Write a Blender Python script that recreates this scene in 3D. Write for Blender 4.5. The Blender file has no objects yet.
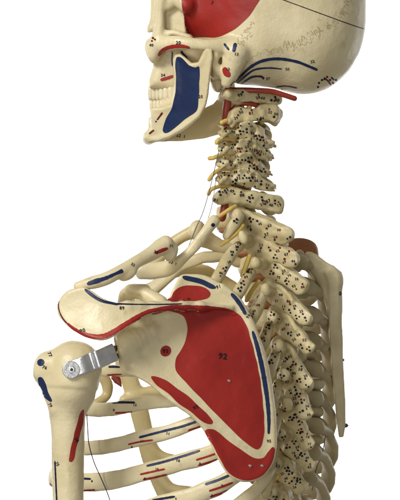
import bpy, math, random
import numpy as np
from mathutils import Vector
from mathutils.bvhtree import BVHTree
from mathutils.geometry import delaunay_2d_cdt

random.seed(7)
scene = bpy.context.scene
COL = scene.collection

# ------------------------------------------------------------------ camera, world, lights
# Working space: (x, y, d) in millimetres. x right and y down across the plane through the
# neck, d away from the camera. W() turns it into metres in the room.
D = 2200.0
Z0 = 1450.0


def W(p):
    s = (D + p[2]) / D
    return Vector(((p[0] - 200) * s, p[2], (250 - p[1]) * s + Z0)) * 0.001


cam_d = bpy.data.cameras.new('camera')
cam = bpy.data.objects.new('camera', cam_d)
COL.objects.link(cam)
cam.location = (0, -D / 1000, Z0 / 1000)
cam.rotation_euler = (math.radians(90), 0, 0)
cam_d.sensor_fit = 'VERTICAL'
cam_d.sensor_height = 24
cam_d.lens = 24 * D / 500.0
cam_d.clip_end = 100
scene.camera = cam

world = bpy.data.worlds.new('World')
scene.world = world
world.use_nodes = True
wb = world.node_tree.nodes['Background']
wb.inputs[0].default_value = (1.0, 0.965, 0.89, 1)
wb.inputs[1].default_value = 0.25


def area(name, loc, target, size, power, color=(1, 1, 1), size_y=None):
    l = bpy.data.lights.new(name, 'AREA')
    l.energy = power
    l.color = color
    l.size = size
    if size_y:
        l.shape = 'RECTANGLE'
        l.size_y = size_y
    o = bpy.data.objects.new(name, l)
    COL.objects.link(o)
    o.location = loc
    o.rotation_euler = (Vector(target) - Vector(loc)).to_track_quat('-Z', 'Y').to_euler()
    return o


area('key_softbox', (-1.5, -1.9, 2.9), (0, 0, 1.45), 0.8, 65, (1.0, 0.985, 0.95))
area('front_softbox', (-0.7, -2.6, 1.3), (0, 0, 1.4), 0.8, 15, (1.0, 0.985, 0.95))
area('backdrop_lamp', (-1.7, 1.5, 1.6), (0.15, 3.2, 1.5), 1.0, 100)
area('backdrop_lamp', (1.7, 1.5, 1.6), (-0.15, 3.2, 1.5), 1.0, 100)

vs = scene.view_settings
scene.display_settings.display_device = 'sRGB'
vs.view_transform = 'Standard'
vs.look = 'None'
vs.gamma = 1
vs.exposure = 0
scene.cycles.max_bounces = 6
scene.cycles.use_denoising = True


# ------------------------------------------------------------------ materials
def mat(name, col, rough=0.45, metal=0.0, var=None, scale=30, bump=0.0, bscale=60, spots=None,
        spec=0.5, coat=0.0, wear=None):
    m = bpy.data.materials.new(name)
    m.use_nodes = True
    nt = m.node_tree
    N, L = nt.nodes, nt.links
    b = N['Principled BSDF']
    b.inputs['Base Color'].default_value = (*col, 1)
    b.inputs['Roughness'].default_value = rough
    b.inputs['Metallic'].default_value = metal
    b.inputs['Specular IOR Level'].default_value = spec
    b.inputs['Coat Weight'].default_value = coat
    b.inputs['Coat Roughness'].default_value = 0.25
    tc = N.new('ShaderNodeTexCoord')
    out = None

    def noise(sc, det=5, rg=0.55):
        n = N.new('ShaderNodeTexNoise')
        n.inputs['Scale'].default_value = sc
        n.inputs['Detail'].default_value = det
        n.inputs['Roughness'].default_value = rg
        L.new(tc.outputs['Object'], n.inputs['Vector'])
        return n.outputs['Fac']

    def ramp(src, a, bb):
        r = N.new('ShaderNodeMapRange')
        r.inputs['From Min'].default_value = a
        r.inputs['From Max'].default_value = bb
        L.new(src, r.inputs['Value'])
        return r.outputs['Result']

    def mix(fac, a, c2):
        x = N.new('ShaderNodeMix')
        x.data_type = 'RGBA'
        L.new(fac, x.inputs['Factor'])
        if isinstance(a, tuple):
            x.inputs['A'].default_value = (*a, 1)
        else:
            L.new(a, x.inputs['A'])
        x.inputs['B'].default_value = (*c2, 1)
        return x.outputs['Result']
    out = col
    if var:
        out = mix(ramp(noise(scale), 0.35, 0.68), out, var)
    if spots:
        out = mix(ramp(noise(scale * 3.1, 8, 0.72), 0.575, 0.76), out, spots)
    if wear:
        out = mix(ramp(noise(scale * 2.3, 9, 0.8), 0.60, 0.84), out, wear)
    if not isinstance(out, tuple):
        L.new(out, b.inputs['Base Color'])
        rr = N.new('ShaderNodeMapRange')
        rr.inputs['To Min'].default_value = max(rough - 0.1, 0.05)
        rr.inputs['To Max'].default_value = rough + 0.15
        L.new(noise(scale * 2), rr.inputs['Value'])
        L.new(rr.outputs['Result'], b.inputs['Roughness'])
    if bump:
        bn = N.new('ShaderNodeBump')
        bn.inputs['Strength'].default_value = bump
        bn.inputs['Distance'].default_value = 0.002
        ad = N.new('ShaderNodeMath')
        ad.operation = 'MULTIPLY_ADD'
        ad.inputs[1].default_value = 0.12
        L.new(noise(bscale * 6, 3, 0.6), ad.inputs[0])
        L.new(noise(bscale, 6, 0.6), ad.inputs[2])
        L.new(ad.outputs[0], bn.inputs['Height'])
        L.new(bn.outputs['Normal'], b.inputs['Normal'])
    return m


BONE = mat('cream_bone_plastic', (0.71, 0.62, 0.40), 0.33, var=(0.62, 0.525, 0.31), scale=22,
           bump=0.45, bscale=90, spots=(0.47, 0.375, 0.21), spec=0.4)
SPINE = mat('vertebra_bone_plastic', (0.64, 0.55, 0.32), 0.36, var=(0.44, 0.355, 0.175), scale=35,
            bump=0.6, bscale=130, spots=(0.30, 0.23, 0.11), spec=0.4)
FAR = mat('shaded_bone_plastic', (0.50, 0.42, 0.245), 0.48, var=(0.37, 0.295, 0.155), scale=30,
          bump=0.4, bscale=100)  # far-side bone: same plastic, with its shade put into the darker colour
BLADE = mat('pale_olive_bone_plastic', (0.64, 0.56, 0.36), 0.45, var=(0.52, 0.44, 0.26), scale=35,
            bump=0.5, bscale=110)
CART = mat('yellow_cartilage', (0.62, 0.51, 0.27), 0.4, var=(0.52, 0.41, 0.19), scale=30, bump=0.3)
TOOTH = mat('tooth_enamel', (0.71, 0.64, 0.46), 0.28, var=(0.63, 0.55, 0.36), scale=60)
RED = mat('dark_red_paint', (0.34, 0.020, 0.014), 0.40, var=(0.27, 0.014, 0.011), scale=25,
          bump=0.25, bscale=120, wear=(0.37, 0.07, 0.05), spec=0.4)
BLUE = mat('navy_blue_paint', (0.010, 0.024, 0.088), 0.40, var=(0.007, 0.017, 0.06), scale=40,
           bump=0.25, bscale=120, wear=(0.028, 0.05, 0.12), spec=0.35)
BLACK = mat('black_ink', (0.012, 0.012, 0.014), 0.6, spec=0.2)
INKBLUE = mat('blue_black_ink', (0.010, 0.014, 0.045), 0.6, spec=0.2)
INKRED = mat('dark_red_ink', (0.12, 0.014, 0.012), 0.6, spec=0.2)
BROWN = mat('brown_stain_ink', (0.46, 0.36, 0.20), 0.5)
NERVE = mat('yellow_nerve_rubber', (0.66, 0.49, 0.15), 0.4, var=(0.54, 0.37, 0.08), scale=60)
ARTERY = mat('red_artery_rubber', (0.34, 0.045, 0.022), 0.35, var=(0.25, 0.03, 0.015), scale=60)
DISC = mat('orange_disc_rubber', (0.36, 0.15, 0.055), 0.5, var=(0.28, 0.10, 0.04), scale=40)
STEEL = mat('polished_steel', (0.78, 0.79, 0.80), 0.30, metal=1.0, var=(0.62, 0.63, 0.65), scale=120, bump=0.15, bscale=300)
BRASS = mat('dull_brass', (0.22, 0.18, 0.10), 0.4, metal=1.0)
DARKMETAL = mat('dark_metal', (0.09, 0.095, 0.11), 0.35, metal=0.8)
WIRE = mat('grey_wire', (0.10, 0.10, 0.11), 0.4, metal=0.6)
WALLM = mat('white_paper', (0.88, 0.88, 0.88), 0.9)
SLOTS = dict(red=RED, blue=BLUE, black=BLACK, inkblue=INKBLUE, inkred=INKRED, brown=BROWN)


# ------------------------------------------------------------------ signed-distance modelling
def smin(a, b, k):
    if k <= 0:
        return np.minimum(a, b)
    h = np.clip(0.5 + 0.5 * (b - a) / k, 0, 1)
    return b * (1 - h) + a * h - k * h * (1 - h)


def crom(pts, n=6):
    """Catmull-Rom through points of any dimension."""
    P = [np.array(p, float) for p in pts]
    P = [2 * P[0] - P[1]] + P + [2 * P[-1] - P[-2]]
    out = []
    for i in range(1, len(P) - 2):
        a, b, c, e = P[i - 1:i + 3]
        for j in range(n):
            t = j / n
            out.append(0.5 * (2 * b + (c - a) * t + (2 * a - 5 * b + 4 * c - e) * t * t
                              + (3 * b - a - 3 * c + e) * t ** 3))
    out.append(P[-2])
    return out


def closed_crom(pts, n=5):
    P = [np.array(p, float) for p in pts]
    m = len(P)
    out = []
    for i in range(m):
        a, b, c, e = P[i - 1], P[i], P[(i + 1) % m], P[(i + 2) % m]
        for j in range(n):
            t = j / n
            out.append(0.5 * (2 * b + (c - a) * t + (2 * a - 5 * b + 4 * c - e) * t * t
                              + (3 * b - a - 3 * c + e) * t ** 3))
    return out


class Solid:
    """A bone: a field on a voxel grid, turned into a mesh by surface nets."""

    def __init__(self, lo, hi, h):
        self.lo = np.array(lo, float)
        self.h = h
        n = np.ceil((np.array(hi, float) - self.lo) / h).astype(int) + 1
        self.n = n
        self.f = np.full(n, 50.0, np.float32)

    def sl(self, lo, hi):
        a = np.maximum(np.floor((np.array(lo) - self.lo) / self.h).astype(int), 0)
        b = np.minimum(np.ceil((np.array(hi) - self.lo) / self.h).astype(int) + 1, self.n)
        if np.any(b <= a):
            return None, None
        s = tuple(slice(a[i], b[i]) for i in range(3))
        ax = [self.lo[i] + self.h * np.arange(a[i], b[i], dtype=np.float32) for i in range(3)]
        return s, np.meshgrid(*ax, indexing='ij', sparse=True)

    def put(self, s, v, k, cut):
        if cut:
            self.f[s] = -smin(-self.f[s], v, k)
        else:
            self.f[s] = smin(self.f[s], v, k)

    def ell(self, c, r, k=4.0, cut=False, rot=0.0, p=2.0):
        R = max(r) + k + 3 * self.h
        s, g = self.sl(np.array(c) - R, np.array(c) + R)
        if s is None:
            return self
        x, y, z = g[0] - c[0], g[1] - c[1], g[2] - c[2]
        if rot:
            ca, sa = math.cos(math.radians(rot)), math.sin(math.radians(rot))
            x, y = x * ca + y * sa, -x * sa + y * ca
        q = (np.abs(x / r[0]) ** p + np.abs(y / r[1]) ** p + np.abs(z / r[2]) ** p) ** (1 / p)
        v = (q - 1) * (min(r) * 0.5 + q * 0 + 0.5 * float(np.mean(r)))
        self.put(s, v.astype(np.float32), k, cut)
        return self

    def chain(self, pts, k=3.0, cut=False, flat=None, smooth=4, ik=None):
        """pts (x, y, d, r); flat = (axis, factor): the section is factor times thinner along axis."""
        P = crom(pts, smooth) if smooth > 1 and len(pts) > 2 else [np.array(p, float) for p in pts]
        P = np.array(P)
        R = P[:, 3].max() + k + 3 * self.h
        s, g = self.sl(P[:, :3].min(0) - R, P[:, :3].max(0) + R)
        if s is None:
            return self
        if flat:
            ax = np.array(flat[0], float)
            ax /= np.linalg.norm(ax)
            fk = flat[1]
        v = None
        for a, b in zip(P[:-1], P[1:]):
            ab = b[:3] - a[:3]
            if np.dot(ab, ab) < 1e-6:
                continue
            x, y, z = g[0] - a[0], g[1] - a[1], g[2] - a[2]
            t = np.clip((x * ab[0] + y * ab[1] + z * ab[2]) / np.dot(ab, ab), 0, 1)
            qx, qy, qz = x - t * ab[0], y - t * ab[1], z - t * ab[2]
            if flat:
                dt = (qx * ax[0] + qy * ax[1] + qz * ax[2]) * (fk - 1)
                qx, qy, qz = qx + dt * ax[0], qy + dt * ax[1], qz + dt * ax[2]
            dd = np.sqrt(qx * qx + qy * qy + qz * qz) - (a[3] + t * (b[3] - a[3]))
            v = dd if v is None else np.minimum(v, dd)
        self.put(s, v.astype(np.float32), k, cut)
        return self

    def plate(self, poly, dctl, th, r=1.5, k=3.0, cut=False, edge=None, order=2):
        """Outline in x, y; depth fitted through dctl = [(x, y, d)...]; half thickness th.
        edge = (extra half thickness, width): thicker rim."""
        poly = np.array(poly, float)
        dctl = np.array(dctl, float)

        def basis(x, y):
            x = (x - 200) / 100
            y = (y - 300) / 100
            c = [np.ones_like(x + y), x + 0 * y, y + 0 * x]
            if order >= 2:
                c += [x * x + 0 * y, x * y, y * y + 0 * x]
            return np.stack(np.broadcast_arrays(*c), -1)
        A = basis(dctl[:, 0], dctl[:, 1])
        co = np.linalg.solve(A.T @ A + 1e-3 * np.eye(A.shape[1]), A.T @ dctl[:, 2])
        m = r + k + 3 * self.h + th + (edge[0] if edge else 0)
        lo = [poly[:, 0].min() - m, poly[:, 1].min() - m, self.lo[2]]
        hi = [poly[:, 0].max() + m, poly[:, 1].max() + m, self.lo[2] + self.h * self.n[2]]
        s, g = self.sl(lo, hi)
        X, Y = np.broadcast_arrays(g[0][:, :, 0], g[1][:, :, 0])
        d2 = np.full(X.shape, 1e9)
        ins = np.zeros(X.shape, bool)
        for i in range(len(poly)):
            a, b = poly[i], poly[(i + 1) % len(poly)]
            ab = b - a
            L2 = np.dot(ab, ab)
            if L2 < 1e-9:
                continue
            t = np.clip(((X - a[0]) * ab[0] + (Y - a[1]) * ab[1]) / L2, 0, 1)
            d2 = np.minimum(d2, (X - a[0] - t * ab[0]) ** 2 + (Y - a[1] - t * ab[1]) ** 2)
            if abs(ab[1]) > 1e-9:
                c = ((a[1] > Y) != (b[1] > Y)) & (X < ab[0] * (Y - a[1]) / ab[1] + a[0])
                ins ^= c
        sd = np.sqrt(d2) * np.where(ins, -1, 1)
        tt = np.full(X.shape, float(th))
        if edge:
            tt = tt + edge[0] * np.exp(-((sd + edge[1] * 0.6) / edge[1]) ** 2)
        d0 = basis(X, Y) @ co
        a = (sd + r)[:, :, None]
        b = np.abs(g[2] - d0[:, :, None]) - (tt - r)[:, :, None]
        v = np.minimum(np.maximum(a, b), 0) + np.hypot(np.maximum(a, 0), np.maximum(b, 0)) - r
        self.put(s, v.astype(np.float32), k, cut)
        return self

    def rough(self, amp, size, seed=0):
        """Low uneven swellings, so that no surface is perfectly regular."""
        rs = np.random.RandomState(seed)
        g, w = [], []
        for i in range(3):
            x = (self.h * np.arange(self.n[i]) + rs.rand() * size) / size
            k = x.astype(int)
            t = x - k
            g.append(k)
            w.append((t * t * (3 - 2 * t)).astype(np.float32))
        L = rs.uniform(-1, 1, [int(k.max()) + 2 for k in g]).astype(np.float32)
        v = L
        for i in range(3):
            sh = [1, 1, 1]
            sh[i] = -1
            t = w[i].reshape(sh)
            v = np.take(v, g[i], axis=i) * (1 - t) + np.take(v, g[i] + 1, axis=i) * t
        self.f += v * amp
        return self

    def mesh(self):
        f, h = self.f, self.h
        # never open at the grid's own border
        for ax in range(3):
            for e in (0, -1):
                sl = [slice(None)] * 3
                sl[ax] = e
                f[tuple(sl)] = np.maximum(f[tuple(sl)], 0.5)
        neg = f < 0
        cn = [neg[i:i + neg.shape[0] - 1, j:j + neg.shape[1] - 1, k:k + neg.shape[2] - 1]
              for i in (0, 1) for j in (0, 1) for k in (0, 1)]
        cnt = sum(c.astype(np.int8) for c in cn)
        cells = np.argwhere((cnt > 0) & (cnt < 8))
        idx = np.full(cnt.shape, -1, np.int64)
        idx[tuple(cells.T)] = np.arange(len(cells))
        acc = np.zeros((len(cells), 3))
        num = np.zeros(len(cells))
        offs = [(i, j, k) for i in (0, 1) for j in (0, 1) for k in (0, 1)]
        for o in offs:
            for ax in range(3):
                if o[ax]:
                    continue
                o2 = list(o)
                o2[ax] = 1
                va = f[tuple((cells + o).T)].astype(float)
                vb = f[tuple((cells + o2).T)].astype(float)
                m = (va < 0) != (vb < 0)
                t = np.where(m, va / np.where(m, va - vb, 1), 0)
                p = np.tile(np.array(o, float), (len(cells), 1))
                p[:, ax] += t
                acc += p * m[:, None]
                num += m
        V = (cells + acc / num[:, None]) * h + self.lo
        quads = []
        for ax in range(3):
            u, v = [(1, 2), (2, 0), (0, 1)][ax]
            sa = [slice(None)] * 3
            sb = [slice(None)] * 3
            sa[ax] = slice(0, -1)
            sb[ax] = slice(1, None)
            A, B = neg[tuple(sa)], neg[tuple(sb)]
            E = np.argwhere(A != B)
            E = E[(E[:, u] > 0) & (E[:, v] > 0) & (E[:, u] < f.shape[u] - 1) & (E[:, v] < f.shape[v] - 1)]
            fl = A[tuple(E.T)]
            q = []
            for du, dv in ((1, 1), (0, 1), (0, 0), (1, 0)):
                e = E.copy()
                e[:, u] -= du
                e[:, v] -= dv
                q.append(idx[tuple(e.T)])
            q = np.stack(q, 1)
            q[~fl] = q[~fl][:, ::-1]
            quads.append(q)
        Q = np.concatenate(quads)
        Q = Q[(Q >= 0).all(1)]
        # two rounds of light smoothing
        for _ in range(2):
            s_ = np.zeros_like(V)
            c_ = np.zeros(len(V))
            for a, b in ((0, 1), (1, 2), (2, 3), (3, 0)):
                np.add.at(s_, Q[:, a], V[Q[:, b]])
                np.add.at(s_, Q[:, b], V[Q[:, a]])
                np.add.at(c_, Q[:, a], 1)
                np.add.at(c_, Q[:, b], 1)
            V = V * 0.5 + 0.5 * s_ / np.maximum(c_, 1)[:, None]
        return V, Q.tolist()


# ------------------------------------------------------------------ paint and ink marks laid on a surface
_digits = {}


def glyph(ch):
    if ch not in _digits:
        cu = bpy.data.curves.new('tmp_text', 'FONT')
        cu.body = ch
        cu.size = 1.0
        cu.resolution_u = 2
        cu.offset = 0.028
        o = bpy.data.objects.new('tmp_text', cu)
        COL.objects.link(o)
        bpy.context.view_layer.update()
        dg = bpy.context.evaluated_depsgraph_get()
        me = o.evaluated_get(dg).to_mesh()
        vs_ = [(v.co.x, v.co.y) for v in me.vertices]
        fs = [tuple(p.vertices) for p in me.polygons]
        o.evaluated_get(dg).to_mesh_clear()
        bpy.data.objects.remove(o)
        bpy.data.curves.remove(cu)
        _digits[ch] = (vs_, fs)
    return _digits[ch]


class Part:
    """Vertices in working space with one base material plus marks in further slots."""

    def __init__(self, V, F, base):
        self.V = [tuple(v) for v in V]
        self.F = list(F)
        self.M = [0] * len(self.F)
        self.mats = [base]
        self.tree = BVHTree.FromPolygons([Vector(v) for v in self.V], self.F)

    def slot(self, m):
        if m not in self.mats:
            self.mats.append(m)
        return self.mats.index(m)

    def hit(self, x, y, lift):
        loc, nor, i, dist = self.tree.ray_cast(Vector((x, y, -600)), Vector((0, 0, 1)))
        if loc is None:
            return None
        if nor.z > 0:
            nor = -nor
        return loc + nor * lift * 0.4 + Vector((0, 0, -lift * 0.6))

    def add2d(self, pts, faces, m, lift, jump=8):
        H = [self.hit(p[0], p[1], lift) for p in pts]
        base = len(self.V)
        mp = {}
        for f in faces:
            if any(H[i] is None for i in f):
                continue
            bad = False
            for a in range(len(f)):
                p, q = H[f[a]], H[f[a - 1]]
                l = math.hypot(p.x - q.x, p.y - q.y) + 0.3
                if abs(p.z - q.z) > jump * l:
                    bad = True
            if bad:
                continue
            g = []
            for i in f:
                if i not in mp:
                    mp[i] = len(self.V)
                    self.V.append(tuple(H[i]))
                g.append(mp[i])
            self.F.append(g)
            self.M.append(self.slot(m))

    def area(self, poly, m, lift=0.35, step=1.3, smooth=True):
        if smooth:
            poly = closed_crom(poly, 5)
            a_, b_ = random.random() * 6, random.random() * 6
            poly = [p + 0.22 * np.array((math.sin(p[1] / 2.7 + a_) + math.sin(p[0] / 4.3 + b_),
                                         math.sin(p[0] / 3.1 + b_) + math.sin(p[1] / 4.9 + a_))) for p in poly]
        # resample the outline
        out = []
        n = len(poly)
        for i in range(n):
            a, b = np.array(poly[i]), np.array(poly[(i + 1) % n])
            k = max(1, int(np.linalg.norm(b - a) / step))
            out += [a + (b - a) * j / k for j in range(k)]
        P = np.array(out)
        lo, hi = P.min(0), P.max(0)
        pts = [Vector(p) for p in P]
        ne = len(pts)
        gx = np.arange(lo[0] + step / 2, hi[0], step)
        gy = np.arange(lo[1] + step / 2, hi[1], step)
        for j, y in enumerate(gy):
            for x in gx + (step / 2 if j % 2 else 0):
                dx, dy = P[:, 0] - x, P[:, 1] - y
                if (dx * dx + dy * dy).min() < (step * 0.55) ** 2:
                    continue
                a, b = P, np.roll(P, -1, 0)
                with np.errstate(divide='ignore', invalid='ignore'):
                    c = ((a[:, 1] > y) != (b[:, 1] > y)) & \
                        (x < (b[:, 0] - a[:, 0]) * (y - a[:, 1]) / (b[:, 1] - a[:, 1]) + a[:, 0])
                if c.sum() % 2:
                    pts.append(Vector((x, y)))
        r = delaunay_2d_cdt(pts, [], [list(range(ne))], 1, 1e-4)
        self.add2d([(v[0], v[1]) for v in r[0]], [tuple(f) for f in r[2]], m, lift, jump=16)
        return self

    def stroke(self, pts, w, m, lift=0.35, step=1.2, taper=True, wob=0.10):
        pts = [tuple(p) + ((w,) if len(p) == 2 else ()) for p in pts]
        P = crom(pts, 8) if len(pts) > 2 else [np.array(p, float) for p in pts]
        # even spacing
        Q = [P[0]]
        for p in P[1:]:
            a = Q[-1]
            L = np.linalg.norm(p[:2] - a[:2])
            k = int(L / step)
            for j in range(1, k + 1):
                Q.append(a + (p - a) * j / k)
        if np.linalg.norm(P[-1][:2] - Q[-1][:2]) > step * 0.3:
            Q.append(P[-1])
        n = len(Q)
        if n < 2:
            return self
        vs_, fs = [], []
        nw = max(2, int(max(q[2] for q in Q) / step) + 1)
        for i, q in enumerate(Q):
            t = Q[min(i + 1, n - 1)][:2] - Q[max(i - 1, 0)][:2]
            t = t / (np.linalg.norm(t) + 1e-9)
            nr = np.array([-t[1], t[0]])
            ww = q[2] * (1 + random.uniform(-wob, wob))
            if taper and (i == 0 or i == n - 1):
                ww *= 0.55
            for j in range(nw + 1):
                vs_.append(q[:2] + nr * ww * (j / nw - 0.5))
        for i in range(n - 1):
            for j in range(nw):
                a = i * (nw + 1) + j
                fs.append((a, a + 1, a + nw + 2, a + nw + 1))
        self.add2d(vs_, fs, m, lift)
        return self

    def dot(self, x, y, r, m, lift=0.35):
        if r > 2.2:
            return self.area([(x + r * math.cos(a * 0.785), y + r * math.sin(a * 0.785)) for a in range(8)], m, lift)
        n = 8
        vs_ = [(x, y)] + [(x + r * math.cos(6.2832 * a / n) * random.uniform(.9, 1.1),
                           y + r * math.sin(6.2832 * a / n) * random.uniform(.9, 1.1)) for a in range(n)]
        self.add2d(vs_, [(0, 1 + a, 1 + (a + 1) % n) for a in range(n)], m, lift)
        return self

    def text(self, s, x, y, size, m=None, rot=0, lift=0.6):
        m = m or BLACK
        ca, sa = math.cos(math.radians(rot)), math.sin(math.radians(rot))
        adv = 0.56
        x0 = -len(s) * adv / 2
        for i, ch in enumerate(s):
            if ch == ' ':
                continue
            gv, gf = glyph(ch)
            vs_ = []
            for (a, b) in gv:
                u, v = (a + x0 + i * adv) * size, (b - 0.36) * size
                vs_.append((x + u * ca + v * sa * 1.0, y - (v * ca - u * sa)))
            self.add2d(vs_, gf, m, lift, jump=10)
        return self


def finish(part, name, parent=None, label=None):
    me = bpy.data.meshes.new(name)
    off = parent_offset
    co = np.array([W(v) for v in part.V]) - np.array(off)
    F = part.F
    # bring quads and triangles in
    me.from_pydata([tuple(c) for c in co], [], [tuple(f) for f in F])
    for m in part.mats:
        me.materials.append(m)
    me.polygons.foreach_set('material_index', part.M)
    me.polygons.foreach_set('use_smooth', [True] * len(me.polygons))
    # outward normals: y (screen) is flipped between working space and room
    me.flip_normals()
    me.update()
    o = bpy.data.objects.new(name, me)
    COL.objects.link(o)
    if parent:
        o.parent = parent
    if label:
        o['label'] = label
    return o


def sweep(path, w, t, up=(0, 1, 0), seg=14, n=6, p=2.3, cap=True):
    """A bar along path; half height w and half thickness t (numbers or one per path point);
    the height runs along 'up' made square to the path."""
    m = len(path)
    w = [w] * m if not hasattr(w, '__len__') else w
    t = [t] * m if not hasattr(t, '__len__') else t
    C = crom([tuple(path[i]) + (w[i], t[i]) for i in range(m)], n)
    V, F = [], []
    K = len(C)
    up = np.array(up, float)
    for i, c in enumerate(C):
        T = C[min(i + 1, K - 1)][:3] - C[max(i - 1, 0)][:3]
        T /= np.linalg.norm(T) + 1e-9
        u = up - T * np.dot(up, T)
        u /= np.linalg.norm(u) + 1e-9
        s = np.cross(T, u)
        for j in range(seg):
            a = 6.28318 * j / seg
            ca, sa = math.cos(a), math.sin(a)
            V.append(c[:3] + u * c[3] * math.copysign(abs(ca) ** (2 / p), ca) + s * c[4] * math.copysign(abs(sa) ** (2 / p), sa))
    for i in range(K - 1):
        for j in range(seg):
            a, b = i * seg + j, i * seg + (j + 1) % seg
            F.append((a, b, b + seg, a + seg))
    if cap:
        for e, r in ((0, -1), (K - 1, 1)):
            c = C[e]
            T = (C[1][:3] - C[0][:3]) if e == 0 else (C[-1][:3] - C[-2][:3])
            T = T / (np.linalg.norm(T) + 1e-9)
            ring = [e * seg + j for j in range(seg)]
            prev = ring
            for q, sc in ((0.5, 0.86), (0.85, 0.5)):
                new = []
                for j in range(seg):
                    V.append(c[:3] + (V[ring[j]] - c[:3]) * sc + T * r * min(c[3], c[4]) * q)
                    new.append(len(V) - 1)
                for j in range(seg):
                    a, b = prev[j], prev[(j + 1) % seg]
                    F.append((a, b, new[(j + 1) % seg], new[j]) if r > 0 else (b, a, new[j], new[(j + 1) % seg]))
                prev = new
            V.append(c[:3] + T * r * min(c[3], c[4]))
            for j in range(seg):
                F.append((prev[j], prev[(j + 1) % seg], len(V) - 1) if r > 0 else (prev[(j + 1) % seg], prev[j], len(V) - 1))
    return V, F


def tube(path, r, seg=8, n=5):
    return sweep(path, r, r, up=(0.3, 0.2, 1), seg=seg, n=n, p=2)


def cyl(a, b, r, seg=24, bevel=0.3):
    """A short flat-ended cylinder with a small bevel."""
    a, b = np.array(a, float), np.array(b, float)
    T = (b - a) / np.linalg.norm(b - a)
    u = np.cross(T, (0.12, 1, 0.31))
    u /= np.linalg.norm(u)
    s_ = np.cross(T, u)
    V, F = [], []
    for c, rr in ((a, r - bevel), (a + T * bevel, r), (b - T * bevel, r), (b, r - bevel)):
        for rr2 in (rr,):
            for j in range(seg):
                t = 6.28318 * j / seg
                V.append(c + (u * math.cos(t) + s_ * math.sin(t)) * rr2)
    for i in range(3):
        for j in range(seg):
            p, q = i * seg + j, i * seg + (j + 1) % seg
            F.append((p, q, q + seg, p + seg))
    for e, r_ in ((0, -1), (3, 1)):
        ring = []
        c = (a, b)[e > 0]
        for j in range(seg):          # own ring, so the flat end stays flat
            V.append(c + (V[e * seg + j] - c) * 0.97)
            ring.append(len(V) - 1)
        for j in range(seg):
            p, q = e * seg + j, e * seg + (j + 1) % seg
            k = (p, q, ring[(j + 1) % seg], ring[j])
            F.append(k if r_ > 0 else k[::-1])
        F.append(tuple(ring) if r_ > 0 else tuple(ring[::-1]))
    return V, F


# ------------------------------------------------------------------ the setting
def backdrop():
    me = bpy.data.meshes.new('backdrop')
    me.from_pydata([(-1.7, 3.2, -0.3), (1.7, 3.2, -0.3), (1.7, 3.2, 3.2), (-1.7, 3.2, 3.2),
                    (-1.7, 3.26, -0.3), (1.7, 3.26, -0.3), (1.7, 3.26, 3.2), (-1.7, 3.26, 3.2)], [],
                   [(0, 1, 2, 3), (5, 4, 7, 6), (4, 5, 1, 0), (3, 2, 6, 7), (1, 5, 6, 2), (4, 0, 3, 7)])
    me.materials.append(WALLM)
    o = bpy.data.objects.new('backdrop', me)
    COL.objects.link(o)
    o['kind'] = 'structure'
    o['label'] = 'plain white studio backdrop behind the skeleton'


backdrop()

# ------------------------------------------------------------------ the skeleton
parent_offset = W((250, 520, 10))
SK = bpy.data.objects.new('anatomical_skeleton', None)
COL.objects.link(SK)
SK.location = parent_offset
SK.empty_display_size = 0.1
SK['label'] = 'cream teaching skeleton with dark red and navy painted muscle patches and numbers on its bones'
SK['category'] = 'skeleton model'


def part_of(V, F, base, name, parent=None, label=None):
    return finish(Part(V, F, base), name, parent or SK, label)


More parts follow.
